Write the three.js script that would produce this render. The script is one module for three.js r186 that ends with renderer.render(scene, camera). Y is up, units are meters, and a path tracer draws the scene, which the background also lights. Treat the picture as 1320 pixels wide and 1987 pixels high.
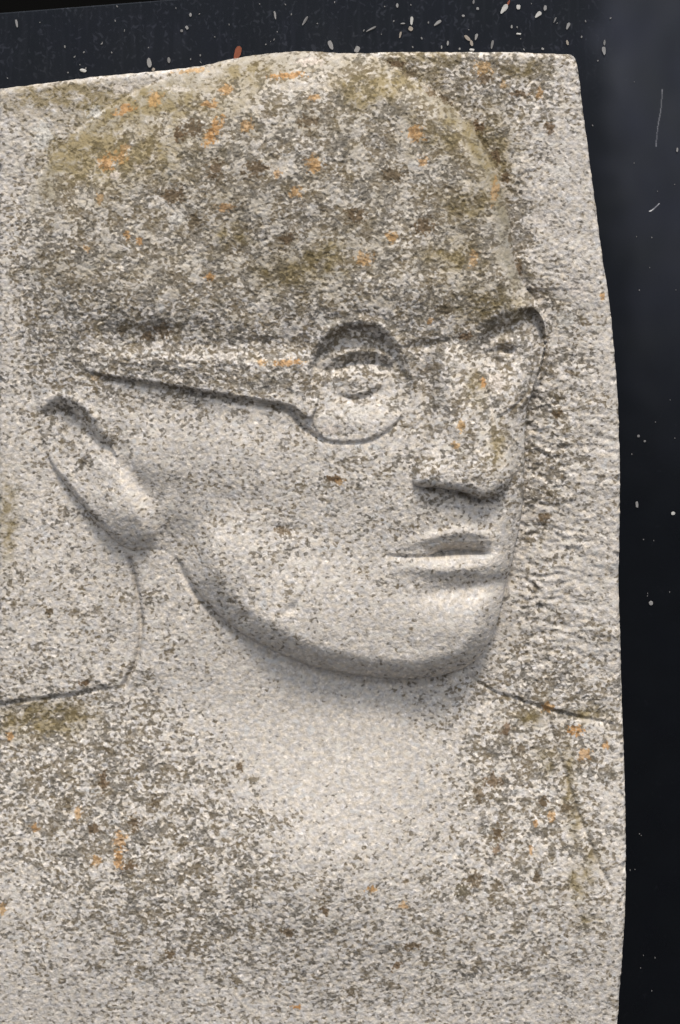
import * as THREE from 'three';
import { mergeGeometries } from 'three/addons/utils/BufferGeometryUtils.js';

// ------------------------------------------------------------------ camera, sky, sun, exposure
const S = 0.00025;                       // metres per photo pixel on the relief
const FX = 660, FY = 500;                // where the lens axis meets the wall
const THICK = 0.03, REF = 35 * S, DIST = 1.0;
const wx = px => (px - 660) * S, wy = py => 1.3 + (993.5 - py) * S;
const W = 680, Hh = 1024;

const scene = new THREE.Scene();
const camera = new THREE.PerspectiveCamera(2 * Math.atan(1987 * S / 2 / DIST) * 180 / Math.PI, W / Hh, 0.05, 400);
camera.position.set(wx(FX), wy(FY), THICK + REF + DIST);
camera.lookAt(wx(FX), wy(FY), 0);
camera.setViewOffset(W, Hh, 0, (993.5 - FY) / 1987 * Hh, W, Hh);
camera.updateProjectionMatrix();
scene.add(camera);

const renderer = new THREE.WebGLRenderer({ antialias: true });
renderer.setSize(W, Hh);
renderer.toneMapping = THREE.LinearToneMapping;
renderer.toneMappingExposure = 2.12;
renderer.shadowMap.enabled = true;

{ // overcast sky: three times brighter overhead than at the horizon
  const w = 256, h = 128, d = new Float32Array(w * h * 4);
  for (let j = 0; j < h; j++) for (let i = 0; i < w; i++) {
    const el = ((j + 0.5) / h - 0.5) * Math.PI, s = Math.max(0, Math.sin(el));
    const cl = 1 + 0.06 * Math.sin(i / w * Math.PI * 4 + 1) * Math.cos(el);
    const L = 0.28 * (1 + 2.4 * s) * cl, k = (j * w + i) * 4;
    d[k] = L * 0.985; d[k + 1] = L; d[k + 2] = L * 1.04; d[k + 3] = 1;
  }
  const t = new THREE.DataTexture(d, w, h, THREE.RGBAFormat, THREE.FloatType);
  t.mapping = THREE.EquirectangularReflectionMapping;
  t.magFilter = t.minFilter = THREE.LinearFilter; t.wrapS = THREE.RepeatWrapping; t.needsUpdate = true;
  scene.background = t; scene.environment = t;
}
const sun = new THREE.DirectionalLight(0xfff3e2, 1.5);
sun.position.set(0.38, 1.3 + 3.0, 1.7);
sun.target.position.set(0, 1.3, 0);
sun.castShadow = true; sun.shadow.radius = 26; sun.shadow.mapSize.set(2048, 2048);
Object.assign(sun.shadow.camera, { left: -1.2, right: 1.2, top: 1.2, bottom: -1.2, near: 0.5, far: 8 });
scene.add(sun, sun.target);

// ------------------------------------------------------------------ noise
let seed = 20731;
const rnd = () => { seed = (seed + 0x6D2B79F5) | 0; let t = Math.imul(seed ^ (seed >>> 15), 1 | seed); t = (t + Math.imul(t ^ (t >>> 7), 61 | t)) ^ t; return ((t ^ (t >>> 14)) >>> 0) / 4294967296; };
const PERM = new Uint16Array(1024), GX = new Float32Array(512), GY = new Float32Array(512);
{ const p = [...Array(512).keys()]; for (let i = 511; i > 0; i--) { const j = Math.floor(rnd() * (i + 1)); [p[i], p[j]] = [p[j], p[i]]; }
  for (let i = 0; i < 1024; i++) PERM[i] = p[i & 511];
  for (let i = 0; i < 512; i++) { const a = rnd() * 6.2832; GX[i] = Math.cos(a); GY[i] = Math.sin(a); } }
function noise(x, y) {                                   // gradient noise, about -1..1
  const xi = Math.floor(x), yi = Math.floor(y), fx = x - xi, fy = y - yi;
  const u = fx * fx * fx * (fx * (fx * 6 - 15) + 10), v = fy * fy * fy * (fy * (fy * 6 - 15) + 10);
  const a = PERM[xi & 511], b = PERM[(xi + 1) & 511], yy = yi & 511, y1 = (yi + 1) & 511;
  const g = (h, dx, dy) => GX[h] * dx + GY[h] * dy;
  const n00 = g(PERM[a + yy], fx, fy), n10 = g(PERM[b + yy], fx - 1, fy), n01 = g(PERM[a + y1], fx, fy - 1), n11 = g(PERM[b + y1], fx - 1, fy - 1);
  return 1.5 * ((n00 + u * (n10 - n00)) * (1 - v) + (n01 + u * (n11 - n01)) * v);
}
const clamp = (v, a = 0, b = 1) => v < a ? a : v > b ? b : v;
const sst = (a, b, v) => { const t = clamp((v - a) / (b - a)); return t * t * (3 - 2 * t); };
const mix = (a, b, t) => a + (b - a) * t;
const gau = (x, y, cx, cy, sx, sy = sx) => Math.exp(-((x - cx) ** 2 / (sx * sx) + (y - cy) ** 2 / (sy * sy)) / 2);

// ------------------------------------------------------------------ curves
function smoothCurve(pts, closed, n = 6) {
  const out = [], m = pts.length, P = i => closed ? pts[(i + m) % m] : pts[clamp(i, 0, m - 1)];
  for (let i = 0; i < (closed ? m : m - 1); i++) for (let k = 0; k < n; k++) {
    const t = k / n, a = P(i - 1), b = P(i), c = P(i + 1), d = P(i + 2), q = [];
    for (const j of [0, 1]) q.push(0.5 * (2 * b[j] + (c[j] - a[j]) * t + (2 * a[j] - 5 * b[j] + 4 * c[j] - d[j]) * t * t + (3 * b[j] - a[j] - 3 * c[j] + d[j]) * t * t * t));
    out.push(q);
  }
  if (!closed) out.push(pts[m - 1]);
  return out;
}
const interp = (tab, v) => { if (v <= tab[0][0]) return tab[0][1]; for (let i = 1; i < tab.length; i++) if (v <= tab[i][0]) { const t = (v - tab[i - 1][0]) / (tab[i][0] - tab[i - 1][0]); return mix(tab[i - 1][1], tab[i][1], t); } return tab[tab.length - 1][1]; };

// ------------------------------------------------------------------ the slab's grid (photo pixels, 1 px = 0.25 mm)
const TOP = smoothCurve([[-10, 173], [100, 160], [200, 148], [300, 140], [420, 127], [450, 120], [518, 109], [614, 102], [660, 104], [710, 106], [760, 103], [810, 101], [990, 101], [1062, 101], [1130, 104], [1250, 106]], false, 4);
const RIGHT = smoothCurve([[60, 1114], [105, 1116], [132, 1121], [200, 1129], [330, 1146], [420, 1158], [500, 1169], [600, 1184], [720, 1195], [800, 1200], [900, 1203], [1000, 1203], [1150, 1201], [1250, 1204], [1400, 1208], [1600, 1211], [1750, 1209], [1850, 1204], [1987, 1196], [2150, 1186], [2500, 1170]], false, 4);
const LEFT = -11, BOTTOM = 2450, EDGE = 13;
const NU = 604, rows = [];
for (let y = 0; y < 1925; y += 2) rows.push(y);
for (let y = 1925; y < BOTTOM - 104; y += 12) rows.push(y);
rows.push(BOTTOM - 104);
const NV = rows.length, N = NU * NV;
const X = new Float32Array(N), Y = new Float32Array(N), Z = new Float32Array(N), E = new Float32Array(N);
for (let j = 0; j < NV; j++) for (let i = 0; i < NU; i++) {
  const u = i / (NU - 1), k = j * NU + i, x0 = LEFT + u * (1180 - LEFT);
  let y = interp(TOP, x0) - 4; const v = rows[j];
  y = mix(y, 100, sst(0, 500, v)) + v;
  const R = interp(RIGHT, y) + 6;
  X[k] = LEFT + u * (R - LEFT) + (u > 0.97 ? noise(y / 23, 4.5) * 0.8 * (u - 0.97) / 0.03 : 0); Y[k] = y + noise(x0 / 19, 9.1) * 1.0 * (v < 40 ? 1 - v / 40 : 0);
  const dl = X[k] - LEFT, dr = R - X[k], dt = v;
  // distance to the outline, rounded at the corners
  const c = 26, ex = Math.max(0, c - Math.min(dl, dr)), ey = Math.max(0, c - dt);
  E[k] = c - Math.hypot(ex, ey);
}
// rounded top right corner: pull the outline in
for (let j = 0; j < 12; j++) for (let i = NU - 14; i < NU; i++) {
  const k = j * NU + i, cx = interp(RIGHT, Y[k]) + 6 - 14, cy = 100 + 14, dx = X[k] - cx, dy = Y[k] - cy;
  if (dx > 0 && dy < 0) { const l = Math.hypot(dx, dy), m = Math.max(dx, -dy); if (l > 0) { const f = m / l; X[k] = cx + dx * f; Y[k] = cy + dy * f; } }
}

// ------------------------------------------------------------------ carving tools
const bbox = (pts, m) => { let a = 1e9, b = 1e9, c = -1e9, d = -1e9; for (const [x, y] of pts) { a = Math.min(a, x); b = Math.min(b, y); c = Math.max(c, x); d = Math.max(d, y); } return [a - m, b - m, c + m, d + m]; };
function segDist(pts, x, y, closed) {
  let best = 1e18, inside = false; const n = pts.length;
  for (let i = closed ? 0 : 1, j = closed ? n - 1 : 0; i < n; j = i++) {
    const ax = pts[j][0], ay = pts[j][1], bx = pts[i][0], by = pts[i][1], dx = bx - ax, dy = by - ay;
    let t = ((x - ax) * dx + (y - ay) * dy) / (dx * dx + dy * dy + 1e-9); t = t < 0 ? 0 : t > 1 ? 1 : t;
    const qx = x - ax - t * dx, qy = y - ay - t * dy, q = qx * qx + qy * qy; if (q < best) best = q;
    if (closed && (by > y) !== (ay > y) && x < (ax - bx) * (y - by) / (ay - by) + bx) inside = !inside;
  }
  const d = Math.sqrt(best); return closed ? (inside ? d : -d) : d;
}
function sdf(raw, margin = 0) {                          // signed distance, + inside
  const pts = smoothCurve(raw, true), b = bbox(pts, margin), D = new Float32Array(N).fill(-1e3);
  for (let k = 0; k < N; k++) if (X[k] > b[0] && X[k] < b[2] && Y[k] > b[1] && Y[k] < b[3]) D[k] = segDist(pts, X[k], Y[k], true);
  return D;
}
function line(raw, width, amp, taper = true) {           // ridge (+) or groove (-) along a curve
  const pts = smoothCurve(raw, false), b = bbox(pts, width * 3.2), a = raw[0], z = raw[raw.length - 1];
  for (let k = 0; k < N; k++) if (X[k] > b[0] && X[k] < b[2] && Y[k] > b[1] && Y[k] < b[3]) {
    const d = segDist(pts, X[k], Y[k], false) / width; if (d > 3.2) continue;
    let f = 1; if (taper) f = Math.min(1, 0.25 + Math.min(Math.hypot(X[k] - a[0], Y[k] - a[1]), Math.hypot(X[k] - z[0], Y[k] - z[1])) / (width * 5));
    Z[k] += amp * f * Math.exp(-d * d);
  }
}
function bump(cx, cy, sx, sy, amp, deg = 0) {
  const c = Math.cos(deg * Math.PI / 180), s = Math.sin(deg * Math.PI / 180), m = 3.2 * Math.max(sx, sy);
  for (let k = 0; k < N; k++) { const dx = X[k] - cx, dy = Y[k] - cy; if (Math.abs(dx) > m || Math.abs(dy) > m) continue;
    const a = (dx * c + dy * s) / sx, b = (-dx * s + dy * c) / sy; Z[k] += amp * Math.exp(-(a * a + b * b) / 2); }
}
const roll = (d, w) => d <= 0 ? 0 : d >= w ? 1 : Math.sqrt(1 - (1 - d / w) ** 2);
const soft = (d, w) => sst(0, w, d);
const idw = (pts, x, y) => { let s = 0, t = 0; for (const [px, py, v] of pts) { const q = 1 / ((x - px) ** 2 + (y - py) ** 2 + 900) ** 1.5; s += q; t += q * v; } return t / s; };

// ------------------------------------------------------------------ outlines read from the photograph
const HEAD = [[38, 640], [32, 540], [38, 440], [66, 345], [130, 265], [220, 198], [330, 145], [430, 112], [540, 92], [640, 88], [720, 104], [800, 146], [870, 196], [920, 250], [960, 318], [985, 390], [996, 450], [1002, 510], [1022, 556], [1046, 588], [1062, 625], [1064, 670], [1054, 715], [1036, 765], [1024, 820], [1022, 900], [1020, 960], [1014, 1015], [1004, 1065], [996, 1100], [984, 1140], [974, 1190], [958, 1238], [934, 1277], [902, 1302], [860, 1314], [800, 1320], [740, 1317], [660, 1307], [600, 1292], [540, 1268], [480, 1238], [425, 1198], [382, 1150], [350, 1100], [322, 1072], [262, 1062], [200, 1030], [130, 950], [82, 870], [62, 770]];
const BODY = [[-60, 1378], [20, 1372], [120, 1356], [212, 1338], [246, 1312], [262, 1262], [266, 1200], [256, 1130], [246, 1060], [330, 1000], [600, 1150], [860, 1270], [915, 1322], [960, 1350], [1015, 1366], [1085, 1390], [1240, 1418], [1320, 1700], [1320, 2600], [600, 2700], [-120, 2600], [-120, 1800]];
const EAR = [[70, 810], [88, 784], [122, 780], [160, 798], [192, 832], [228, 870], [264, 920], [296, 975], [312, 1022], [306, 1052], [280, 1069], [244, 1066], [208, 1040], [165, 992], [120, 940], [86, 885], [70, 845]];
const NOSE = [[848, 690], [880, 668], [914, 692], [944, 760], [970, 830], [990, 880], [994, 914], [982, 938], [936, 966], [896, 950], [850, 943], [808, 938], [800, 916], [816, 876], [838, 800], [838, 740]];
const ARM = [[148, 682], [190, 660], [290, 664], [400, 668], [520, 676], [600, 676], [622, 740], [610, 800], [592, 806], [560, 784], [440, 764], [300, 742], [190, 725], [156, 706]];
const ell = (cx, cy, rx, ry, deg = 0, n = 16) => [...Array(n).keys()].map(i => { const t = i / n * Math.PI * 2, c = Math.cos(deg * Math.PI / 180), s = Math.sin(deg * Math.PI / 180), a = rx * Math.cos(t), b = ry * Math.sin(t); return [cx + a * c - b * s, cy + a * s + b * c]; });
const RIM1 = [[612, 690], [640, 646], [690, 628], [740, 640], [772, 680], [790, 740], [784, 792], [745, 836], [690, 854], [632, 850], [606, 812], [602, 750]];
const RIM2 = [[914, 668], [930, 632], [985, 606], [1034, 600], [1058, 634], [1060, 680], [1046, 730], [1012, 772], [962, 806], [946, 760], [922, 715]];
const EYE1 = ell(696, 728, 66, 42, -4), EYE2 = ell(980, 672, 40, 34, -20);
const ULIP = [[752, 1071], [800, 1048], [860, 1028], [915, 1022], [958, 1040], [972, 1064], [920, 1070], [830, 1075]];
const LLIP = [[752, 1074], [830, 1077], [920, 1072], [972, 1066], [974, 1092], [930, 1116], [860, 1120], [795, 1104]];

const dHead = sdf(HEAD, 120), dBody = sdf(BODY, 60), dEar = sdf(EAR, 30), dNose = sdf(NOSE, 40), dArm = sdf(ARM, 20), dRim1 = sdf(RIM1, 30), dRim2 = sdf(RIM2, 30), dEye1 = sdf(EYE1), dEye2 = sdf(EYE2), dUL = sdf(ULIP), dLL = sdf(LLIP);

const HEADW = [[40, 500, 120], [60, 700, 120], [200, 215, 190], [420, 120, 140], [640, 95, 110], [870, 200, 52], [985, 390, 46], [930, 280, 48], [1002, 500, 46], [1050, 600, 60], [1055, 700, 50], [1022, 880, 52], [1005, 1060, 50], [965, 1220, 52], [900, 1300, 55], [760, 1318, 50], [600, 1292, 54], [480, 1238, 58], [380, 1150, 58], [322, 1065, 95], [200, 1020, 60], [90, 880, 130]];
const HEADH = [[40, 500, 56], [200, 250, 66], [560, 300, 84], [900, 350, 78], [985, 400, 72], [1000, 500, 70], [1040, 620, 62], [1010, 900, 74], [980, 1180, 80], [850, 1250, 84], [600, 1200, 92], [450, 1080, 84], [60, 690, 34], [85, 850, 12], [170, 960, 18], [225, 1020, 24], [300, 1000, 40], [326, 1062, 20], [310, 880, 56], [240, 820, 46], [150, 740, 46], [500, 900, 74], [300, 550, 74], [750, 500, 84], [760, 950, 82]];
const NOSEW = [[838, 780, 60], [816, 876, 62], [803, 920, 46], [850, 943, 20], [936, 966, 24], [985, 936, 22], [994, 900, 42], [960, 800, 52], [915, 700, 50], [850, 690, 40]];

for (let k = 0; k < N; k++) {
  const x = X[k], y = Y[k];
  let z = 0;
  // background: chiselled, swelling a little at the lower left by the neck
  z += 9 * gau(x, y, 60, 1220, 220, 190) + 2.2 * noise(x / 90, y / 90 + 31);
  if (x > 930) z += 3.6 * sst(740, 860, y) * sst(990, 1050, x) * (0.5 + 0.5 * noise(x / 60, y / 60 + 19)) * noise((x + y * 0.6) / 90, (y - x * 0.14 + 14 * noise(x / 70, y / 70)) / 15 + 7);
  // the ground is cut back beside the profile, with pitted tooling
  if (x > 700 && dHead[k] > -110 && dHead[k] < 4 && y < 1320) { const o = Math.exp(-Math.max(0, -dHead[k]) / 42); z -= o * (y < 560 ? 8 : 15) * sst(1320, 1240, y) * sst(110, 200, y); }
  if (x > 960) z += 3.0 * sst(980, 1030, x) * sst(640, 760, y) * sst(1340, 1260, y) * Math.min(0.3, noise(x / 27 + 0.9 * noise(x / 45, y / 30), (y - x * 0.2) / 13 + 61 + 0.8 * noise(x / 40 + 8, y / 40))) * (0.5 + sst(1180, 1040, x));
  // neck and shoulders
  if (dBody[k] > -60) {
    const d = dBody[k];
    const neck = gau(x, 0, 600, 0, 215, 1) * (1 - 0.5 * sst(1640, 2100, y));
    let zb = -9 + 14 * sst(1345, 1290, y) * sst(330, 300, x) + 36 * sst(1330, 1760, y) - 18 * sst(1740, 2100, y) + (32 + 16 * sst(1290, 1660, y)) * neck + 8 * noise(x / 300, y / 260 + 3);
    zb = mix(zb, 10 + 15 * sst(262, 430, x) - 5 * sst(560, 760, x), sst(1440, 1240, y) * sst(930, 800, x));
    if (x > 800) zb += 8 * sst(1330, 1420, y) * sst(860, 1000, x);
    z = mix(z, zb, d <= 0 ? 0 : x < 300 && y < 1325 ? mix(roll(d, 12), soft(d, 20), 0.5) : soft(d, x < 300 ? 12 : 22));
  }
  // head
  if (dHead[k] > 0) {
    const d = dHead[k], w = idw(HEADW, x, y), h = idw(HEADH, x, y), sft = sst(420, 120, x) * sst(900, 700, y);
    const p = mix(roll(d, w), soft(d, w * 1.1), clamp(0.25 + 0.45 * sft + 0.12 * sst(900, 1150, y) * sst(800, 600, x)));
    z = mix(z, Math.max(h, z + 6), p);
  }
  Z[k] = z;
}
// broad modelling of the face
bump(560, 400, 260, 190, 24); bump(830, 560, 170, 40, 9, -4); bump(360, 600, 200, 60, 5);
bump(905, 1200, 62, 50, 19, -15); bump(700, 905, 120, 80, 8); bump(560, 1010, 120, 90, -6, -30); bump(830, 1000, 60, 34, 5);
bump(690, 1150, 120, 60, 4); bump(300, 645, 60, 16, -7); bump(520, 664, 70, 9, -4);
// glasses arm: steep under-edge above the cheek, soft top edge
for (let k = 0; k < N; k++) if (dArm[k] > 0) { const t = sst(-26, -8, Y[k] - (716 + (X[k] - 190) * 0.165)); Z[k] += 13 * (t > 0 ? mix(soft(dArm[k], 34), roll(dArm[k], 5), t) : soft(dArm[k], 34)) * sst(140, 260, X[k]); }
line([[192, 731], [300, 749], [440, 772], [556, 792], [584, 822], [622, 851]], 4, -12);
line([[430, 774], [500, 784], [556, 793], [580, 818]], 5, -6);
bump(430, 805, 170, 22, -4, 9);
// lens openings with eyes in them
for (let k = 0; k < N; k++) {
  const x = X[k], y = Y[k];
  if (dRim1[k] > 0) Z[k] -= (roll(dRim1[k], 16) * (mix(12, 0, sst(690, 820, y)) + 8 * sst(740, 670, y)) - 5 * roll(dRim1[k], 7) * sst(770, 830, y));
  if (dRim1[k] > -26 && dRim1[k] < 6) Z[k] += 6 * Math.exp(-(((dRim1[k] + 8) / 8) ** 2)) * sst(790, 720, y);
  if (dRim2[k] > 0) Z[k] -= (mix(soft(dRim2[k], 28), roll(dRim2[k], 9), sst(1000, 1030, x)) * (mix(15, 4, sst(690, 790, y)) + 13 * sst(730, 640, y)) - 4 * roll(dRim2[k], 6) * sst(690, 760, y));
  if (dRim2[k] > -20 && dRim2[k] < 6) Z[k] += 9 * Math.exp(-(((dRim2[k] + 7) / 7) ** 2)) * sst(990, 1030, x);
  if (dEye1[k] > 0) Z[k] += 8 * soft(dEye1[k], 42);
  if (dEye2[k] > 0) Z[k] += 13 * soft(dEye2[k], 30);
}
line([[632, 702], [668, 684], [715, 680], [752, 690], [768, 712]], 8, 10); line([[640, 718], [680, 704], [722, 701], [756, 710]], 8, -15);
line([[650, 764], [690, 772], [735, 760]], 6, -7); line([[660, 756], [690, 760], [730, 750]], 7, 3);
bump(730, 744, 8, 7, 5); bump(700, 805, 50, 22, 5);
line([[611, 690], [604, 745], [606, 800]], 5, -5); line([[780, 680], [793, 740], [787, 795]], 5, -5); line([[596, 822], [626, 850], [690, 856], [742, 840], [790, 800]], 4, -3);
line([[950, 666], [985, 656], [1010, 662]], 9, 8); line([[940, 690], [970, 678], [1000, 680]], 7, -9); bump(986, 681, 7, 5, -16);
line([[922, 640], [985, 612], [1032, 606]], 6, -7); line([[1050, 628], [1060, 690], [1040, 740], [1004, 782], [956, 812]], 4, -3);
// nose
for (let k = 0; k < N; k++) if (dNose[k] > 0) { const t = clamp((Y[k] - 670) / 270); Z[k] += (9 + 29 * t) * roll(dNose[k], idw(NOSEW, X[k], Y[k])); }
bump(900, 800, 26, 80, 7, -14); bump(828, 735, 16, 46, -13, 6); line([[770, 676], [830, 668], [900, 655]], 9, -6); bump(868, 760, 14, 60, 6, -8); bump(845, 905, 20, 20, 4); bump(938, 908, 28, 26, 10);
line([[806, 940], [860, 948], [900, 954], [938, 970], [986, 944]], 5, -9); bump(845, 943, 16, 4, -9, 4); bump(925, 963, 20, 5, -15, 0); bump(890, 952, 14, 4, -10, 20);
// mouth
line([[750, 1072], [800, 1075], [850, 1074]], 4, -7);
for (let k = 0; k < N; k++) { const x = X[k], y = Y[k]; if (y < 1020 || y > 1080 || x < 800 || x > 965) continue; const w = sst(815, 862, x) * sst(958, 925, x), yt = 1045 + 10 * sst(880, 820, x), yb = 1070 + 4 * sst(900, 820, x); Z[k] -= 42 * w * clamp((y - yt) / (yb - yt)) * sst(yb + 5, yb, y); }
line([[790, 1052], [850, 1032], [905, 1026], [930, 1030], [960, 1040]], 10, 8); line([[775, 1091], [870, 1096], [962, 1084]], 15, 12); bump(905, 1136, 54, 13, -19, -6); bump(985, 1075, 14, 30, 4);
// ear
for (let k = 0; k < N; k++) if (dEar[k] > 0) Z[k] += 17 * sst(850, 975, Y[k]) * mix(soft(dEar[k], 34), roll(dEar[k], 10), sst(240, 180, X[k] - (Y[k] - 960) * 0.6));
line([[84, 806], [116, 794], [152, 812], [182, 848], [214, 866]], 9, -13); { const C = smoothCurve([[78, 822], [96, 800], [125, 797], [158, 814], [184, 848], [212, 862], [226, 892], [200, 925], [160, 915], [120, 890], [90, 862]], true);
  for (let k = 0; k < N; k++) if (X[k] > 70 && X[k] < 235 && Y[k] > 790 && Y[k] < 935) { const d = segDist(C, X[k], Y[k], true); if (d > 0) Z[k] -= 33 * roll(d, 18) * sst(30, -70, (Y[k] - 840) * 0.8 - (X[k] - 150) * 0.6); } }
line([[150, 905], [172, 868], [160, 838]], 8, 5); line([[72, 780], [68, 830], [84, 884]], 6, -4);
bump(248, 1000, 34, 48, 13, -28); line([[232, 880], [272, 940], [306, 1000], [322, 1052]], 20, -8); line([[112, 925], [134, 950], [176, 998], [222, 1046]], 5, -6);
line([[76, 812], [84, 786], [112, 768], [162, 786], [204, 836]], 10, 8);
// jaw, neck, shoulders: grooves, scratches and chips
line([[345, 1100], [385, 1160], [440, 1215], [540, 1276], [660, 1314], [790, 1326], [880, 1318]], 7, -10);
line([[640, 1062], [610, 1110], [572, 1172]], 4, -2.5); bump(566, 1172, 6, 9, -6, 30); bump(478, 1192, 7, 6, -7); bump(552, 1024, 28, 8, -4);
line([[-5, 1374], [120, 1358], [215, 1340]], 5, -7); line([[250, 1090], [270, 1200], [264, 1280], [238, 1335]], 5, -12, false);
line([[905, 1314], [960, 1350], [1010, 1366], [1085, 1390], [1205, 1416]], 4, -5);
line([[1062, 1380], [1078, 1440], [1110, 1540], [1145, 1640], [1188, 1730]], 5, -6);
line([[90, 1470], [66, 1590], [28, 1720], [14, 1880]], 14, -4);

// ------------------------------------------------------------------ growth, wear and some painted shade on the stone (density fields, photo pixels)
const DENS = [[110, 480, 80, 190, .16], [1050, 880, 36, 110, .16], [1035, 1090, 34, 90, .14], [1010, 1210, 34, 60, .12], [300, 480, 300, 190, .42], [620, 400, 260, 190, .42], [860, 330, 160, 150, .30], [950, 560, 120, 70, .45], [560, 560, 240, 90, .34], [870, 160, 160, 60, .50], [960, 480, 60, 200, .30], [1080, 760, 60, 90, .30], [250, 640, 180, 70, .25], [480, 710, 160, 40, .22], [700, 690, 110, 70, .22], [890, 850, 80, 110, .24], [700, 930, 160, 90, .14], [120, 860, 90, 110, .12], [120, 1460, 170, 90, .36], [220, 1600, 210, 150, .37], [430, 1680, 170, 130, .26], [100, 1180, 120, 110, .12], [1060, 1500, 120, 160, .38], [950, 1480, 50, 130, .20], [1100, 1360, 110, 40, .26], [640, 1830, 330, 120, .17], [900, 1800, 200, 150, .13], [1080, 960, 90, 60, .20], [420, 1180, 120, 40, .10], [540, 1090, 150, 90, .08], [1120, 1240, 70, 90, .08], [700, 1370, 150, 40, .12]];  // patches right of the face profile: lichen specks doubling as painted shade
const CLEAN = [[880, 985, 70, 24, .12], [690, 735, 62, 40, .16], [885, 1056, 45, 16, .2], [980, 1000, 40, 160, .06], [620, 1520, 190, 190, .25], [560, 1400, 160, 60, .12], [880, 1200, 70, 50, .14], [700, 800, 60, 50, .10], [240, 970, 40, 70, .12], [1100, 1130, 70, 60, .05], [480, 850, 140, 50, .06], [30, 760, 40, 140, .05]];
const OLIVE = [[450, 455, 26, 16], [640, 500, 34, 24], [880, 500, 44, 20], [700, 190, 30, 22], [480, 140, 40, 18], [60, 190, 50, 20], [160, 180, 40, 16], [870, 260, 46, 30], [900, 400, 30, 24], [260, 300, 90, 36], [160, 300, 60, 40], [60, 1405, 60, 24], [110, 1400, 40, 18], [945, 590, 44, 26], [830, 110, 60, 12], [1030, 130, 30, 14], [1120, 1600, 9, 22], [1105, 1520, 8, 50], [1150, 1680, 12, 20], [1118, 1715, 12, 26], [1145, 1790, 22, 9], [1060, 1480, 14, 18], [1030, 1400, 22, 12], [1150, 1392, 24, 10], [920, 750, 14, 24], [960, 860, 16, 26], [300, 200, 120, 26], [770, 160, 80, 22], [960, 300, 30, 60], [560, 530, 40, 26], [10, 1010, 14, 60]];
const ORANGE = [[420, 255, 10, 26, 25], [408, 272, 9, 12, 20], [483, 247, 11, 11, 0], [208, 316, 14, 14, 0], [234, 305, 18, 10, 10], [245, 288, 10, 8, 0], [196, 386, 7, 10, 0], [610, 322, 15, 14, 0], [576, 375, 11, 10, 0], [540, 340, 7, 8, 0], [803, 262, 16, 14, 20], [817, 316, 8, 9, 0], [440, 404, 13, 8, 0], [706, 502, 14, 12, 0], [758, 460, 10, 10, 0], [916, 502, 8, 16, 10], [410, 536, 9, 6, 0], [252, 455, 7, 9, 0], [275, 470, 6, 7, 0], [172, 482, 6, 6, 0], [958, 370, 8, 22, 10], [410, 205, 13, 8, 0], [440, 175, 12, 10, 0], [300, 192, 12, 16, 20], [240, 212, 18, 9, -20], [370, 135, 30, 5, -6], [560, 150, 30, 6, -5], [610, 192, 9, 7, 0], [1050, 178, 7, 12, 10], [940, 128, 16, 12, 0], [560, 700, 26, 6, 0], [508, 700, 8, 6, 0], [185, 733, 9, 5, 0], [832, 622, 5, 7, 0], [890, 820, 7, 10, 10], [934, 740, 5, 11, 0], [880, 858, 7, 7, 0], [232, 1632, 13, 16, 0], [230, 1668, 8, 18, 0], [186, 1672, 9, 10, 0], [66, 1610, 8, 8, 0], [14, 1436, 7, 9, 0], [1068, 1380, 12, 9, 0], [1138, 1470, 13, 11, 0], [1120, 1424, 14, 9, 0], [1178, 1452, 6, 7, 0], [1072, 1586, 7, 8, 0], [1040, 1600, 5, 5, 0], [784, 1750, 8, 6, 0], [720, 1715, 9, 5, 0], [1030, 1650, 4, 7, 0], [575, 1950, 10, 4, 0], [2, 1765, 6, 12, 0], [980, 160, 8, 6, 0], [150, 1580, 7, 10, 0], [660, 930, 8, 6, 0], [1172, 575, 5, 6, 0]];
const BROWN = [[960, 1518, 18, 12], [930, 1545, 10, 14], [965, 1618, 9, 14], [965, 1650, 8, 10], [920, 1705, 14, 14], [895, 1725, 14, 12], [1042, 1702, 9, 11], [963, 1715, 10, 10], [720, 1712, 10, 6], [787, 1702, 7, 5], [680, 1920, 13, 10], [770, 1870, 12, 7, -30], [630, 1755, 8, 10], [800, 1830, 16, 8], [465, 1490, 8, 8], [488, 1512, 13, 7], [208, 1462, 12, 7, 40], [200, 1520, 8, 18], [318, 640, 15, 15], [288, 652, 12, 9], [240, 640, 10, 10], [545, 520, 16, 20], [560, 465, 14, 12], [380, 430, 14, 16], [340, 380, 24, 14], [500, 330, 22, 16], [420, 330, 16, 18], [760, 340, 22, 14], [690, 420, 20, 14], [820, 440, 20, 16], [600, 240, 20, 14], [380, 250, 16, 18], [350, 262, 12, 14], [900, 650, 14, 9], [860, 600, 20, 10], [1010, 520, 7, 15], [992, 462, 6, 15], [930, 242, 8, 15, -30], [965, 302, 9, 15, -30], [985, 345, 7, 14, -20], [835, 178, 18, 8, 30], [866, 192, 15, 7, 30], [795, 140, 14, 10], [770, 120, 18, 8], [940, 150, 14, 12], [1070, 245, 10, 12], [1010, 180, 18, 7], [1115, 725, 13, 5, 25], [1096, 925, 4, 7], [1090, 775, 11, 8], [1085, 805, 9, 8], [1070, 960, 12, 8], [1060, 1010, 14, 8], [650, 925, 16, 8], [550, 1024, 16, 8], [160, 1330, 10, 6], [90, 1190, 8, 9], [260, 1600, 10, 16], [180, 1610, 12, 10], [300, 1560, 10, 12], [130, 1560, 10, 16], [350, 1640, 14, 9], [250, 1680, 12, 10], [330, 1850, 9, 14], [460, 1900, 10, 9], [560, 1800, 14, 10], [1055, 1560, 10, 12], [1100, 1570, 14, 10], [1010, 1460, 14, 10], [985, 1420, 12, 12]];
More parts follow.
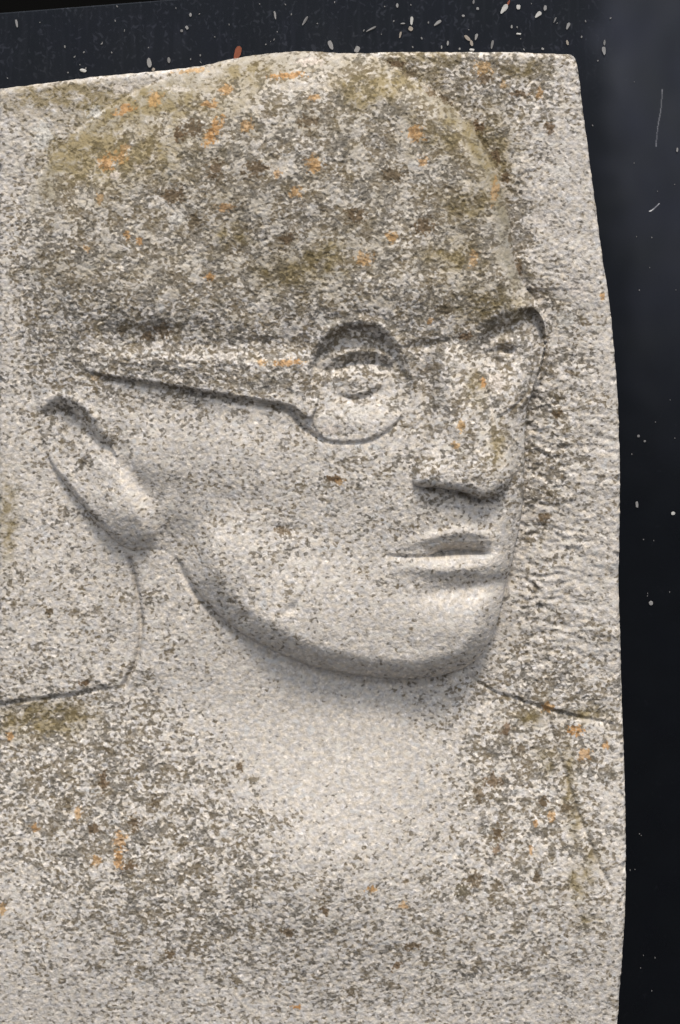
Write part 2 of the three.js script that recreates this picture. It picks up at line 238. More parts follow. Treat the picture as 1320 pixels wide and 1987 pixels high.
const PALE = [[825, 165, 14, 14], [518, 600, 9, 11], [272, 325, 14, 8], [225, 342, 14, 8], [348, 428, 18, 14], [600, 120, 24, 10], [345, 172, 28, 8], [760, 1792, 17, 14], [230, 170, 20, 12], [180, 215, 18, 12], [690, 800, 30, 16], [640, 830, 20, 10], [1090, 330, 24, 16], [1060, 420, 22, 14], [1120, 560, 20, 16], [560, 640, 26, 10], [640, 625, 22, 8], [200, 900, 16, 14], [960, 740, 18, 20], [880, 700, 14, 14], [1100, 620, 20, 18], [440, 690, 24, 8], [80, 260, 20, 30]];
const sumG = (T, x, y) => { let s = 0; for (const [cx, cy, sx, sy, a] of T) { const dx = (x - cx) / sx, dy = (y - cy) / sy, q = dx * dx + dy * dy; if (q < 9) s += a * Math.exp(-q / 2); } return s; };
// coarse fields at 8 px, read back bilinearly
function field(fn) {
  const w = 164, h = 325, A = new Float32Array(w * h);
  for (let j = 0; j < h; j++) for (let i = 0; i < w; i++) A[j * w + i] = fn(-40 + i * 8, 60 + j * 8);
  return (x, y) => { const u = clamp((x + 40) / 8, 0, w - 1.01), v = clamp((y - 60) / 8, 0, h - 1.01), i = u | 0, j = v | 0, a = u - i, b = v - j, k = j * w + i; return (A[k] * (1 - a) + A[k + 1] * a) * (1 - b) + (A[k + w] * (1 - a) + A[k + w + 1] * a) * b; };
}
const dens = field((x, y) => clamp(0.155 + sumG(DENS, x, y) - sumG(CLEAN, x, y) + 0.10 * noise(x / 60, y / 60 + 50), 0.02, 0.68));
const olive = field((x, y) => { let s = 0; for (const [cx, cy, sx, sy] of OLIVE) { const q = ((x - cx) / sx) ** 2 + ((y - cy) / sy) ** 2; if (q < 10) s += Math.exp(-q / 2); } return Math.min(s, 1.2); });
const RV = new Float32Array(512 * 3); for (let i = 0; i < 1536; i++) RV[i] = rnd();
let C0 = 0, C1 = 0;                                      // nearest crystal's value, and how near its border
function crystal(x, y) {
  const xi = Math.floor(x), yi = Math.floor(y); let d1 = 9, d2 = 9, id1 = 0;
  for (let b = -1; b <= 1; b++) for (let a = -1; a <= 1; a++) { const h = PERM[PERM[(xi + a) & 511] + ((yi + b) & 511)], dx = xi + a + RV[h * 3] - x, dy = yi + b + RV[h * 3 + 1] - y, q = dx * dx + dy * dy; if (q < d1) { d2 = d1; d1 = q; id1 = h; } else if (q < d2) d2 = q; }
  C0 = RV[id1 * 3 + 2]; C1 = Math.sqrt(d2) - Math.sqrt(d1);
}
const HEADC = smoothCurve(HEAD, true, 3), headD = field((x, y) => y > 720 || y < 60 ? -999 : segDist(HEADC, x, y, true));
const grain = (x, y) => {                                // the stone's coarse grain, about -1..1
  const wxp = x + 4 * noise(x / 17 + 11, y / 17), wyp = y + 4 * noise(x / 17, y / 17 + 23);
  return 0.62 * noise(wxp / 7.5, wyp / 6.2) + 0.38 * noise(wxp / 14 + 40, wyp / 12) + 0.28 * noise(x / 3.4, y / 3.1 + 70);
};
for (let k = 0; k < N; k++) {
  const x = X[k], y = Y[k], d = dens(x, y), g = grain(x, y);
  Z[k] += g * (0.45 + 1.2 * d) + 1.3 * noise(x / 34, y / 34 + 5) * (0.5 + 1.2 * d) - 1.2 * sst(0.15, 0.5, -g) * d;
  const e = E[k] + 2.2 * noise(x / 15, y / 15 + 77) - 5 * sst(0.35, 0.7, noise(x / 26 + 7, y / 26)); if (e < EDGE) Z[k] -= EDGE * (1 - roll(Math.max(e, 0), EDGE));
}

// ------------------------------------------------------------------ stone material
const TW = 1320, TH = 2048, TX0 = -30, TY0 = 70, TSX = 1260 / TW, TSY = 1960 / TH;   // texture window over the slab, photo pixels
const toS = v => { v = clamp(v); return 255 * (v <= 0.0031308 ? v * 12.92 : 1.055 * Math.pow(v, 1 / 2.4) - 0.055); };
const LUT = new Uint8Array(4097); for (let i = 0; i <= 4096; i++) LUT[i] = Math.round(toS(i / 4096));
const s8 = v => LUT[(clamp(v) * 4096) | 0];
const stoneMap = (() => {
  const d = new Uint8Array(TW * TH * 4), b = new Uint8Array(TW * TH * 4);
  for (let j = 0; j < TH; j++) for (let i = 0; i < TW; i++) {
    const x = TX0 + i * TSX, y = TY0 + j * TSY, hd = headD(x, y) + 5 * noise(x / 40, y / 40 + 8), wr = y < 560 ? Math.max(sst(700, 860, x), 0.8 * sst(520, 330, x) * sst(480, 330, y), 0.5 * sst(200, 120, y)) : 0, bd = wr * sst(-3, 6, hd) * sst(x > 700 ? 50 : 80, 20, hd), out = wr * sst(600, 760, x) * sst(-30, -14, hd) * sst(4, -4, hd) * sst(-0.35, 0.2, noise(x / 40 + 5, y / 40)), hz = y < 640 ? sst(-20, 60, hd) * sst(640, 520, y) : 0, D = clamp(0.86 * dens(x, y) * (1 - 0.6 * bd) * (y < 700 && x < 500 ? mix(0.55, 1, sst(-30, 40, hd)) : x > 700 && y < 600 ? mix(mix(0.5, 1, sst(300, 180, y)), 1, sst(-44, -16, hd)) : 1) + 0.42 * out, 0, .70), g = grain(x, y), f = noise(x / 2.2 + 90, y / 2.2), c = noise(x / 150 + 8, y / 150);
    // bare stone: pale, warm and cool crystals
    const hue = noise(x / 11 + 300, y / 9 + 12), w1 = noise(x / 9 + 13, y / 9 + 2), w2 = noise(x / 9, y / 9 + 91);
    crystal((x + 3 * w1) / 6.6, (y + 3 * w2) / 5.2); const a0 = C0, e0 = sst(0, 0.25, C1);
    crystal((x + 2 * w2) / 3.8 + 100, (y + 2 * w1) / 3.2); const a1 = C0;
    const cl = noise(x / 45 + 17, y / 38 + 3) + 0.5 * noise(x / 22 + 9, y / 20 + 44), De = clamp(D * (1 + (0.8 + 0.35 * hz) * cl), 0.01, .75), amp = 0.85 + 0.6 * Math.min(D, 0.5);
    let L = 0.43 + 0.03 * c + amp * (0.16 * (a0 - 0.5) + 0.13 * (a1 - 0.5) + 0.10 * g + 0.05 * f);
    L += 0.12 * amp * sst(0.80, 0.95, 0.6 * a0 + 0.4 * a1) * e0;               // bright flakes
    let r = L * (1.05 + 0.06 * hue), gg = L * (0.985 + 0.01 * hue), bb = L * (0.915 - 0.08 * hue);
    // pale and bluish grey crust
    const pale = sst(0.30, 0.62, noise(x / 18 + 71, y / 15 + 5)) * 0.6, bl = sst(0.1, 0.5, noise(x / 60 + 7, y / 60 + 80));
    r = mix(r, mix(0.54, 0.46, bl), pale); gg = mix(gg, mix(0.52, 0.47, bl), pale); bb = mix(bb, mix(0.48, 0.48, bl), pale);
    const tint = clamp(bd * (0.58 + 0.5 * noise(x / 26, y / 26 + 3)) + 0.34 * hz + 0.26 * noise(x / 70, y / 70 + 40) * hz); r = mix(r, mix(0.30, 0.255, bd), tint); gg = mix(gg, mix(0.268, 0.236, bd), tint); bb = mix(bb, mix(0.205, 0.190, bd), tint);
    // dark specks, more of them where the growth is dense
    const v = 0.50 * a0 + 0.30 * (0.5 + 0.62 * noise(x / 7 + 500, y / 5.6 + 200)) + 0.20 * (0.5 + 0.6 * g), th = mix(0.12, 0.66, Math.pow(De / 0.75, 0.72));
    const sp = sst(th + 0.05, th - 0.07, v) * (0.45 + 0.45 * (1 - a1) + 0.1 * e0);
    const big = 0.8 * sst(0.30, 0.52, noise(x / 15 + 210, y / 12 + 31) + 0.3 * g) * sst(0.16, 0.45, De);
    r = mix(r, 0.135, big); gg = mix(gg, 0.112, big); bb = mix(bb, 0.078, big);
    const br = sst(-0.45, 0.45, noise(x / 40 + 33, y / 40) + 0.2 * hue);
    r = mix(r, mix(0.090, 0.120, br), sp * .93); gg = mix(gg, mix(0.080, 0.092, br), sp * .93); bb = mix(bb, mix(0.064, 0.052, br), sp * .93);
    // olive growth
    const o0 = olive(x, y) + 0.10 * bd, ol = clamp(o0 * (0.62 + 0.6 * noise(x / 22 + 4, y / 22 + 60) - 0.5 * g) + 0.12 * D * sst(0.1, 0.5, noise(x / 30 + 60, y / 30 + 2)) * (y < 660 ? 3 : 1.2), 0, 0.78);
    const od = 0.65 + 0.5 * (0.5 - sp); r = mix(r, 0.215 * od, ol); gg = mix(gg, 0.163 * od, ol); bb = mix(bb, 0.060 * od, ol);
    d[(j * TW + i) * 4] = s8(r); d[(j * TW + i) * 4 + 1] = s8(gg); d[(j * TW + i) * 4 + 2] = s8(bb); d[(j * TW + i) * 4 + 3] = 255;
    const bv = clamp(0.5 + 0.30 * g + 0.20 * f - 0.18 * sp) * 255, q = (j * TW + i) * 4; b[q] = b[q + 1] = b[q + 2] = bv; b[q + 3] = 255;
  }
  const spots = (list, col, str, rag) => { for (const [cx, cy, sx, sy, a = 0] of list) {          // crusts with outlines of their own
    const m = 2.0 * Math.max(sx, sy), co = Math.cos(a * Math.PI / 180), si = Math.sin(a * Math.PI / 180);
    for (let y = cy - m; y < cy + m; y += TSY) for (let x = cx - m; x < cx + m; x += TSX) {
      const i = Math.round((x - TX0) / TSX), j = Math.round((y - TY0) / TSY); if (i < 0 || j < 0 || i >= TW || j >= TH) continue;
      const dx = x - cx, dy = y - cy, u = (dx * co + dy * si) / sx, v = (-dx * si + dy * co) / sy;
      const q = Math.sqrt(u * u + v * v) + rag * (0.6 * noise(x / 9 + cx, y / 9 + cy) + 0.45 * noise(x / 4, y / 4 + 9)), t = sst(1.15, 0.55, q) * (str + 0.2 * noise(cx * 0.37, cy * 0.37));
      const k = (j * TW + i) * 4, dk = 0.75 + 0.5 * (b[k] / 255 - 0.3) + 0.12 * noise(x / 5, y / 5);
      for (const c of [0, 1, 2]) d[k + c] = mix(d[k + c], Math.min(255, (col[c] + (c === 1 ? 14 : c === 2 ? 20 : 0) * noise(cx * 0.71 + 3, cy * 0.53)) * dk), clamp(t));
    } } };
  spots(BROWN, [98, 80, 56], 0.72, 1.3); spots(PALE, [226, 221, 215], 0.6, 1.2); spots(ORANGE.map(([a, b, c, e, f]) => [a, b, c * 1.15, e * 1.15, f]), [200, 148, 88], 0.60, 1.15);
  const mk = (a, srgb) => { const t = new THREE.DataTexture(a, TW, TH, THREE.RGBAFormat); t.magFilter = THREE.LinearFilter; t.minFilter = THREE.LinearMipmapLinearFilter; t.generateMipmaps = true; t.anisotropy = 8; if (srgb) t.colorSpace = THREE.SRGBColorSpace; t.needsUpdate = true; return t; };
  return [mk(d, true), mk(b, false)];
})();
const stone = new THREE.MeshStandardMaterial({ map: stoneMap[0], bumpMap: stoneMap[1], bumpScale: 0.00035, roughness: 0.93, metalness: 0 });

// ------------------------------------------------------------------ relief meshes: one skin, split by what is carved
const NX = new Float32Array(N), NY = new Float32Array(N), NZ = new Float32Array(N);
const id = (i, j) => clamp(j, 0, NV - 1) * NU + clamp(i, 0, NU - 1);
for (let j = 0; j < NV; j++) for (let i = 0; i < NU; i++) {
  const a = id(i - 1, j), b = id(i + 1, j), c = id(i, j - 1), d = id(i, j + 1);
  const ux = X[b] - X[a], uy = -(Y[b] - Y[a]), uz = Z[b] - Z[a], vx = X[c] - X[d], vy = -(Y[c] - Y[d]), vz = Z[c] - Z[d];
  let nx = uy * vz - uz * vy, ny = uz * vx - ux * vz, nz = ux * vy - uy * vx; const l = Math.hypot(nx, ny, nz) || 1, k = j * NU + i;
  NX[k] = nx / l; NY[k] = ny / l; NZ[k] = nz / l;
}
const uvOf = (x, y) => [(x - TX0) / TSX / TW, (y - TY0) / TSY / TH];
const REG = ['slab', 'neck', 'shoulder', 'shoulder2', 'head', 'ear', 'nose', 'upper_lip', 'lower_lip', 'eye', 'eye2', 'rim', 'rim2', 'temple_arm', 'bridge'];
const region = k => {
  const x = X[k], y = Y[k];
  if (dEye1[k] > 0) return 9; if (dEye2[k] > 0) return 10;
  if (dNose[k] > 0) return 6; if (dUL[k] > 0) return 7; if (dLL[k] > 0) return 8;
  if (dRim1[k] > -13 && dRim1[k] < 12) return 11; if (dRim2[k] > -10 && dRim2[k] < 10) return 12;
  if (dArm[k] > 0) return 13;
  if (x > 770 && x < 925 && Math.abs(y - 652 + (x - 770) * 0.1) < 14) return 14;
  if (dEar[k] > 0) return 5;
  if (dHead[k] > 0) return 4;
  if (dBody[k] > 0) { const nl = interp([[1330, 235], [1450, 330], [1700, 560], [1800, 640]], y), nr = interp([[1300, 930], [1450, 930], [1700, 720], [1800, 640]], y); return x < nl && y > 1325 ? 2 : x > nr ? 3 : y > 1800 ? (x < 640 ? 2 : 3) : 1; }
  return 0;
};
const faces = REG.map(() => []);
for (let j = 0; j < NV - 1; j++) for (let i = 0; i < NU - 1; i++) { const a = j * NU + i, b = a + 1, c = a + NU, d = c + 1; faces[region(a)].push(a, c, b, b, c, d); }
const P3 = k => [wx(X[k]), wy(Y[k]), THICK + Z[k] * S];
function skin(idx) {
  const map = new Map(), p = [], n = [], u = [], ix = new Uint32Array(idx.length);
  for (let t = 0; t < idx.length; t++) { let m = map.get(idx[t]); if (m === undefined) { const k = idx[t]; m = map.size; map.set(k, m); p.push(...P3(k)); n.push(NX[k], NY[k], NZ[k]); u.push(...uvOf(X[k], Y[k])); } ix[t] = m; }
  const g = new THREE.BufferGeometry(); g.setAttribute('position', new THREE.Float32BufferAttribute(p, 3)); g.setAttribute('normal', new THREE.Float32BufferAttribute(n, 3)); g.setAttribute('uv', new THREE.Float32BufferAttribute(u, 2)); g.setIndex(new THREE.BufferAttribute(ix, 1)); return g;
}
function mesh(name, g, m, parent, label) { const o = new THREE.Mesh(g, m); o.name = name; o.castShadow = o.receiveShadow = true; if (label) o.userData.label = label; parent.add(o); return o; }
// the block's sides and back, joined to the outline of the carved face
function sides() {
  const ring = []; for (let i = 0; i < NU; i++) ring.push(i); for (let j = 1; j < NV; j++) ring.push(j * NU + NU - 1); for (let i = NU - 2; i >= 0; i--) ring.push((NV - 1) * NU + i); for (let j = NV - 2; j > 0; j--) ring.push(j * NU);
  const p = [], u = [], ix = [], n = ring.length;
  ring.forEach((k, t) => { const [x, y, z] = P3(k); for (const q of [0, 1, 2]) { p.push(x, y, [z, z * 0.5, 0.0005][q]); const o = uvOf(X[k], Y[k]), iy = [0, 60, 120][q]; u.push(o[0] + (X[k] < 20 ? iy : X[k] > 1090 ? -iy : 0) / 1260, o[1] + (Y[k] < 200 ? iy : 0) / 1960); } });
  for (let t = 0; t < n; t++) for (const q of [0, 1]) { const a = t * 3 + q, b = ((t + 1) % n) * 3 + q; ix.push(a, b, a + 1, b, b + 1, a + 1); }
  const g = new THREE.BufferGeometry(); g.setAttribute('position', new THREE.Float32BufferAttribute(p, 3)); g.setAttribute('uv', new THREE.Float32BufferAttribute(u, 2)); g.setIndex(ix); g.computeVertexNormals(); return g;
}
const relief = new THREE.Group(); relief.name = 'stone_relief'; scene.add(relief);
relief.userData = { label: 'pale lichen-speckled stone relief carved with the head and shoulders of a man in round glasses', category: 'relief sculpture' };
const slab = mesh('slab', skin(faces[0]), stone, relief, 'rough chiselled background of the carved stone block');
mesh('block_side', sides(), stone, slab);
const head = mesh('head', skin(faces[4]), stone, relief, 'bald head turned three quarters to the right, speckled with dark and orange lichen');
mesh('ear', skin(faces[5]), stone, head); mesh('nose', skin(faces[6]), stone, head);
mesh('upper_lip', skin(faces[7]), stone, head); mesh('lower_lip', skin(faces[8]), stone, head);
mesh('eye', skin(faces[9]), stone, head, 'larger carved eye on the near side of the face'); mesh('eye', skin(faces[10]), stone, head, 'small carved eye at the far edge of the face').name = 'eye_001';
const glasses = mesh('glasses', skin(faces[14]), stone, relief, 'carved glasses with a straight arm running back above the ear');
mesh('lens_rim', skin(faces[11]), stone, glasses); mesh('lens_rim_001', skin(faces[12]), stone, glasses); mesh('temple_arm', skin(faces[13]), stone, glasses);
mesh('neck', skin(faces[1]), stone, relief, 'pale clean neck below the jaw');
mesh('shoulder', skin(faces[2]), stone, relief, 'shoulder at the left, dark with lichen'); mesh('shoulder_001', skin(faces[3]), stone, relief, 'shoulder at the right with an olive mossy groove');

// ------------------------------------------------------------------ dark polished panel, the wall behind it, the ground
const panelMap = (() => {
  const w = 1024, h = 1536, a = new Uint8Array(w * h * 4), r = new Uint8Array(w * h * 4);
  for (let j = 0; j < h; j++) for (let i = 0; i < w; i++) {
    const x = -100 + i * 1.5, y = -100 + j * 1.5, k = (j * w + i) * 4;      // photo pixels on the panel
    const paintedSheen = (0.0062 + 0.022 * sst(1130, 1225, x - 0.1 * y + 18 * noise(x / 60, y / 60))) * clamp(0.75 + 0.22 * noise(x / 170, y / 210 + 3) + 0.10 * noise(x / 50, y / 70)) * sst(1100, 120, y + 60 * noise(x / 200, 5));  // sky reflection painted into the colour, stronger at the top and upper right
    const up = sst(230, 60, y) * sst(1230, 1120, x);                          // dust that has washed down above the block
    const spk = up * sst(0.30, 0.75, noise((x + 7 * noise(x / 13, y / 13)) / 6.5 + 3, (y + 7 * noise(x / 11 + 9, y / 11)) / 9) + 0.35 * noise(x / 40, y / 60)) * 0.013;
    const grit = sst(0.62, 0.85, noise((x + 8 * noise(x / 15 + 2, y / 15)) / 6 + 60, (y + 8 * noise(x / 12 + 30, y / 12)) / 6 + 8)) * 0.011 * (0.25 + up), fine = 0.0008 * (1 + noise(x / 2.3, y / 2.3));
    const streak = up * 0.003 * sst(0.1, 0.7, noise(x / 9 + 20, y / 120));
    const L = 0.0016 + paintedSheen + spk + grit + fine + streak, bl = 1 + 0.10 * noise(x / 90 + 9, y / 90);
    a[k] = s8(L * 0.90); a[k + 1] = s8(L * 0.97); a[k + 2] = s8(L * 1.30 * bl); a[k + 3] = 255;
    const rg = clamp(0.30 + 9 * (paintedSheen + spk) + 0.05 * noise(x / 60, y / 60)) * 255; r[k] = r[k + 1] = r[k + 2] = rg; r[k + 3] = 255;
  }
  const scratch = (pts, wd, v) => { const c = smoothCurve(pts, false, 60); for (const [x, y] of c) for (let q = -2; q <= 2; q++) { const i = Math.round((x + 100) / 1.5) + q, j = Math.round((y + 100) / 1.5); if (i < 0 || j < 0 || i >= w || j >= h) continue; const k = (j * w + i) * 4, f = Math.exp(-q * q / wd); for (const m of [0, 1, 2]) a[k + m] = Math.min(255, a[k + m] + v * f); } };
  scratch([[1309, 160], [1306, 200], [1300, 235], [1296, 275]], 0.6, 30); scratch([[1303, 390], [1290, 402], [1283, 406]], 0.5, 26);
  const mk = (q, srgb) => { const t = new THREE.DataTexture(q, w, h, THREE.RGBAFormat); t.magFilter = THREE.LinearFilter; t.minFilter = THREE.LinearMipmapLinearFilter; t.generateMipmaps = true; if (srgb) t.colorSpace = THREE.SRGBColorSpace; t.needsUpdate = true; return t; };
  return [mk(a, true), mk(r, false)];
})();
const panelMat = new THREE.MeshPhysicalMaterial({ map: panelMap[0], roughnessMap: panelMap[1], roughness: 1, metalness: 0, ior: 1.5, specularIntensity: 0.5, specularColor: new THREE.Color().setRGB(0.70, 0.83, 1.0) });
// a point of the panel's face seen at a photo pixel
const KP = (THICK + REF + DIST) / DIST;
const onPanel = (px, py) => [wx(FX + (px - FX) * KP), wy(FY + (py - FY) * KP)];
const [tx0, ty0] = onPanel(0, 25), [tx1, ty1] = onPanel(330, -1), sl = (ty1 - ty0) / (tx1 - tx0);
{
  const sh = new THREE.Shape(), xl = -0.42, xr = 0.42; sh.moveTo(xl, 0.55); sh.lineTo(xr, 0.55); sh.lineTo(xr, ty0 + sl * (xr - tx0)); sh.lineTo(xl, ty0 + sl * (xl - tx0)); sh.closePath();
  const g = new THREE.ExtrudeGeometry(sh, { depth: 0.034, bevelEnabled: true, bevelThickness: 0.0006, bevelSize: 0.0006, bevelOffset: -0.0006, bevelSegments: 3 });
  g.translate(0, 0, -0.0346);
  const p = g.attributes.position, u = g.attributes.uv;
  for (let i = 0; i < p.count; i++) { const px = FX + ((p.getX(i) / S + 660) - FX) , py = 993.5 - (p.getY(i) - 1.3) / S; u.setXY(i, (px + 100) / 1536, (py + 100) / 2304); }
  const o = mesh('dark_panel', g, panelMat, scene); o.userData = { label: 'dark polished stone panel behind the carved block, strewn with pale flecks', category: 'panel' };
}
{
  const g = new THREE.BoxGeometry(3, 2.4, 0.1); g.translate(0, 1.2, -0.17);
  const o = mesh('wall', g, new THREE.MeshPhysicalMaterial({ color: new THREE.Color().setRGB(0.003, 0.003, 0.003), roughness: 1, specularIntensity: 0.1 }), scene); o.userData.kind = 'structure';
  const gr = mesh('ground', new THREE.PlaneGeometry(300, 300).rotateX(-Math.PI / 2), new THREE.MeshStandardMaterial({ color: new THREE.Color().setRGB(0.055, 0.055, 0.058), roughness: 1 }), scene); gr.userData.kind = 'structure';
}

// ------------------------------------------------------------------ flecks lying on the panel
const fleckMat = (r, g, b) => new THREE.MeshPhysicalMaterial({ color: new THREE.Color().setRGB(r, g, b), roughness: 0.75 });
const FM = { white: fleckMat(.42, .42, .41), grey: fleckMat(.22, .22, .225), tan: fleckMat(.26, .23, .20), dim: fleckMat(.15, .15, .155), red: fleckMat(.20, .055, .025) };
function flake(w, l, kind, lift = 0.0004) {              // a thin curled flake of uneven outline; w, l in photo pixels
  const n = 12, sh = [], pts = [];
  for (let i = 0; i < n; i++) { const t = i / n * Math.PI * 2, c = Math.cos(t), s = Math.sin(t); let rx = w / 2, e = kind === 'leaf' ? Math.pow(Math.abs(c), 0.8) * (0.75 + 0.25 * s) : kind === 'chip' ? Math.min(1, 0.85 / Math.max(Math.abs(c), Math.abs(s))) * c : c; if (kind === 'leaf') e *= Math.sign(c); const j = 0.86 + 0.28 * rnd(); pts.push(new THREE.Vector2(e * rx * j, s * l / 2 * (0.93 + 0.1 * rnd()) * (kind === 'chip' ? Math.min(1.25, 0.85 / Math.max(Math.abs(c), Math.abs(s))) : 1))); }
  const g = new THREE.ExtrudeGeometry(new THREE.Shape(pts), { depth: 0.5, bevelEnabled: true, bevelThickness: 0.3, bevelSize: 0.35, bevelOffset: -0.3, bevelSegments: 1, curveSegments: 1 });
  const p = g.attributes.position; for (let i = 0; i < p.count; i++) { const a = p.getX(i), b = p.getY(i); p.setZ(i, p.getZ(i) + 0.04 * a * a + 0.012 * b * b); }
  g.scale(S, S, S); g.translate(0, 0, lift); g.computeVertexNormals(); return g;
}
const GROUP = 'pale flecks on the dark panel';
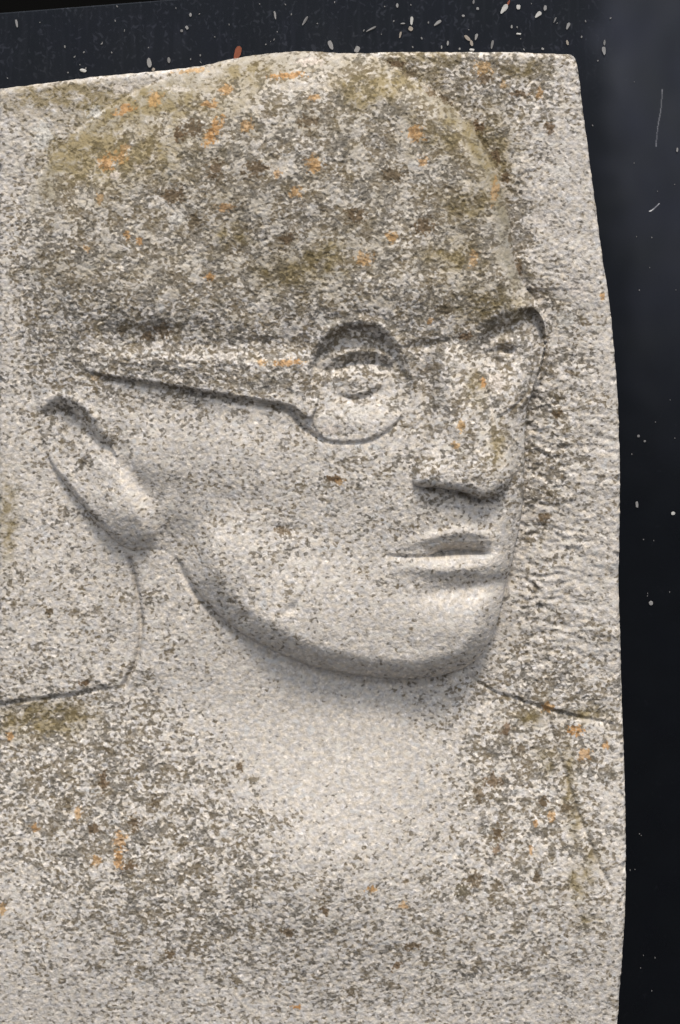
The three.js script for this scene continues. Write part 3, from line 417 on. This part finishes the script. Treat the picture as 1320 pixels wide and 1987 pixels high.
// x, y, width, length, clockwise tilt, outline, colour, name, label
const FLECKS = [
  [33, 46, 6, 17, -10, 'leaf', 'grey', 'flake', 'grey pointed flake near the upper left corner of the dark panel'],
  [162, 137, 15, 7, 12, 'oval', 'white', 'flake', 'bright white flat flake just above the left end of the stone block\'s top edge'],
  [290, 122, 9, 20, -6, 'oval', 'grey', 'flake', 'larger pale grey oval flake touching the block\'s top edge left of the red flake'],
  [298, 135, 7, 8, 20, 'chip', 'tan', 'chip', 'small tan chip at the foot of the pale grey oval flake'],
  [328, 117, 6, 12, -5, 'oval', 'dim', 'flake', 'dull grey flake right of the pale grey oval flake'],
  [370, 29, 5, 8, 0, 'oval', 'grey', 'seed', 'small pale seed high on the panel above two tiny chips'],
  [363, 54, 6, 9, -30, 'chip', 'grey', 'chip', 'brighter of two tiny chips side by side left of the red flake'],
  [353, 60, 6, 6, 0, 'chip', 'dim', 'chip', 'duller of two tiny chips side by side left of the red flake'],
  [534, 30, 5, 18, -10, 'leaf', 'grey', 'seed', 'slender pale seed standing alone above the middle of the top edge'],
  [592, 41, 6, 22, 32, 'leaf', 'dim', 'husk', 'faint grey slanting husk between two pale seeds'],
  [642, 88, 12, 20, -22, 'leaf', 'grey', 'flake', 'pale pointed flake with a tail above the peak of the block\'s top edge'],
  [461, 105, 17, 32, 16, 'leaf', 'red', 'leaf_fragment', 'rust red pointed leaf fragment standing behind the block\'s top edge'],
  [693, 96, 11, 15, 28, 'chip', 'grey', 'chip', 'grey square chip by the top edge just right of its peak'],
  [720, 57, 5, 24, 62, 'leaf', 'dim', 'husk', 'faint brownish husk lying nearly flat above the grey square chip'],
  [771, 11, 5, 9, 0, 'oval', 'grey', 'seed', 'small pale seed close to the upper frame above the white teardrop seed'],
  [799, 41, 8, 18, 4, 'leaf', 'white', 'seed', 'white upright teardrop seed with a brown stub below it'],
  [797, 56, 10, 10, 30, 'chip', 'tan', 'chip', 'brown stub below the white teardrop seed'],
  [782, 46, 10, 3, -4, 'oval', 'grey', 'sliver', 'thin level sliver left of the white teardrop seed'],
  [777, 68, 5, 14, 14, 'leaf', 'tan', 'husk', 'reddish tan husk below the thin level sliver'],
  [849, 45, 8, 18, 52, 'leaf', 'grey', 'flake', 'pale bent flake slanting right of the white teardrop seed'],
  [899, 31, 6, 5, 0, 'oval', 'grey', 'chip', 'tiny pale chip alone left of the big white seed'],
  [927, 17, 6, 6, 0, 'chip', 'grey', 'chip', 'tiny round chip close by the left of the big white seed'],
  [919, 4, 4, 9, 8, 'oval', 'dim', 'seed', 'small dull seed at the very top left of the big white seed'],
  [978, 18, 12, 24, 36, 'leaf', 'white', 'seed', 'big white seed with a reddish stem at the top of the panel'],
  [907, 74, 7, 16, -50, 'oval', 'tan', 'flake', 'brownish grey curved flake, upper left of the small cluster on the top edge'],
  [915, 84, 6, 13, -14, 'oval', 'tan', 'flake', 'brownish grey narrow flake in the middle of the small cluster on the top edge'],
  [924, 72, 7, 14, 16, 'leaf', 'grey', 'flake', 'pale grey flake, upper right of the small cluster on the top edge'],
  [916, 97, 11, 6, 8, 'chip', 'white', 'chip', 'white square chip at the foot of the small cluster on the top edge'],
  [869, 84, 4, 10, 6, 'oval', 'grey', 'seed', 'narrow grey seed left of the small cluster on the top edge'],
  [857, 92, 3, 7, 0, 'oval', 'grey', 'seed', 'tiny pale seed almost on the top edge left of the narrow grey seed'],
  [892, 95, 4, 5, 0, 'chip', 'grey', 'chip', 'tiny chip on the top edge close to the left of the small cluster'],
  [955, 87, 6, 19, 10, 'leaf', 'dim', 'husk', 'dull curved husk just above the top edge right of the small cluster'],
  [1006, 14, 9, 11, 0, 'chip', 'white', 'chip', 'white rounded chip right of the big white seed'],
  [1044, 29, 10, 17, 45, 'leaf', 'white', 'flake', 'white slanting oval flake, lower of a pair right of the rounded chip'],
  [1058, 16, 6, 11, 15, 'oval', 'grey', 'flake', 'grey upright flake, upper of a pair right of the rounded chip'],
  [1102, 51, 8, 15, 22, 'leaf', 'grey', 'flake', 'pale torn flake above the block\'s right corner'],
  [1007, 66, 11, 4, 2, 'chip', 'white', 'sliver', 'short white level sliver above the right part of the top edge'],
  [993, 52, 4, 7, 0, 'oval', 'grey', 'seed', 'tiny pale seed above the short white level sliver'],
  [1101, 83, 5, 11, -12, 'oval', 'tan', 'husk', 'tan husk just above the block\'s right corner'],
  [1053, 95, 6, 5, 30, 'chip', 'grey', 'chip', 'tiny pale chip on the top edge near the right corner'],
  [1077, 39, 4, 13, 25, 'leaf', 'dim', 'husk', 'faint thin husk left of the pale torn flake'],
  [1172, 99, 10, 17, -8, 'leaf', 'grey', 'flake', 'grey flake with a thin tail right of the block\'s top corner'],
  [1173, 83, 4, 12, 4, 'oval', 'dim', 'husk', 'thin dull tail piece above the grey flake right of the block\'s corner'],
  [1314, 291, 4, 10, 4, 'chip', 'grey', 'chip', 'narrow grey chip high at the right border beside the scratch'],
  [1239, 846, 6, 6, 0, 'chip', 'dim', 'chip', 'dull chip, upper left of a tiny pair beside the block\'s right edge'],
  [1251, 856, 5, 5, 0, 'chip', 'dim', 'chip', 'dull chip, lower right of a tiny pair beside the block\'s right edge'],
  [1236, 979, 6, 14, -4, 'chip', 'grey', 'chip', 'pale oblong chip beside the block\'s right edge level with the nose'],
  [1306, 996, 8, 7, -15, 'oval', 'white', 'chip', 'bright oval chip at the right border level with the upper lip'],
  [1263, 1170, 8, 9, 15, 'oval', 'grey', 'chip', 'lone rounded chip on the panel level with the chin'],
];
const used = {};
for (const [px, py, w, l, tilt, kind, col, name, label] of FLECKS) {
  const g = flake(w, l, kind); const n = used[name] = (used[name] || 0) + 1;
  const [x, y] = onPanel(px, py);
  let o;
  const nm = n > 1 ? name + '_' + String(n - 1).padStart(3, '0') : name;
  if (label.startsWith('big white seed')) {
    o = new THREE.Group(); o.name = nm; scene.add(o); mesh('husk', g, FM.white, o);
    const st = flake(4, 14, 'oval'); st.rotateZ(0.15); st.translate(0, 15 * S, 0); mesh('stem', st, FM.red, o);
  } else o = mesh(nm, g, FM[col], scene);
  o.position.set(x, y, 0); o.rotation.z = -tilt * Math.PI / 180;
  o.userData = { label, category: name.replace('_', ' '), group: GROUP };
}
{ // grit too fine to count
  const gs = []; for (let i = 0; i < 70; i++) { const px = rnd() * 1200, py = rnd() * 165 * (px > 1120 ? 1.6 : 1); const [x, y] = onPanel(px, py); const g = flake(1.2 + 2.2 * rnd(), 2 + 4 * rnd(), 'oval', 0.0002); g.rotateZ((rnd() - .5) * 1.6); g.translate(x, y, 0); gs.push(g); }
  for (let i = 0; i < 26; i++) { const px = 1215 + rnd() * 110, py = 150 + rnd() * 1800; const [x, y] = onPanel(px, py); const g = flake(1.2 + 1.2 * rnd(), 1.5 + 2 * rnd(), 'oval', 0.0002); g.translate(x, y, 0); gs.push(g); }
  const o = mesh('grit', mergeGeometries(gs), FM.dim, scene); o.userData = { kind: 'stuff', label: 'fine pale grit scattered over the dark panel above the block', category: 'grit' };
}
renderer.render(scene, camera);
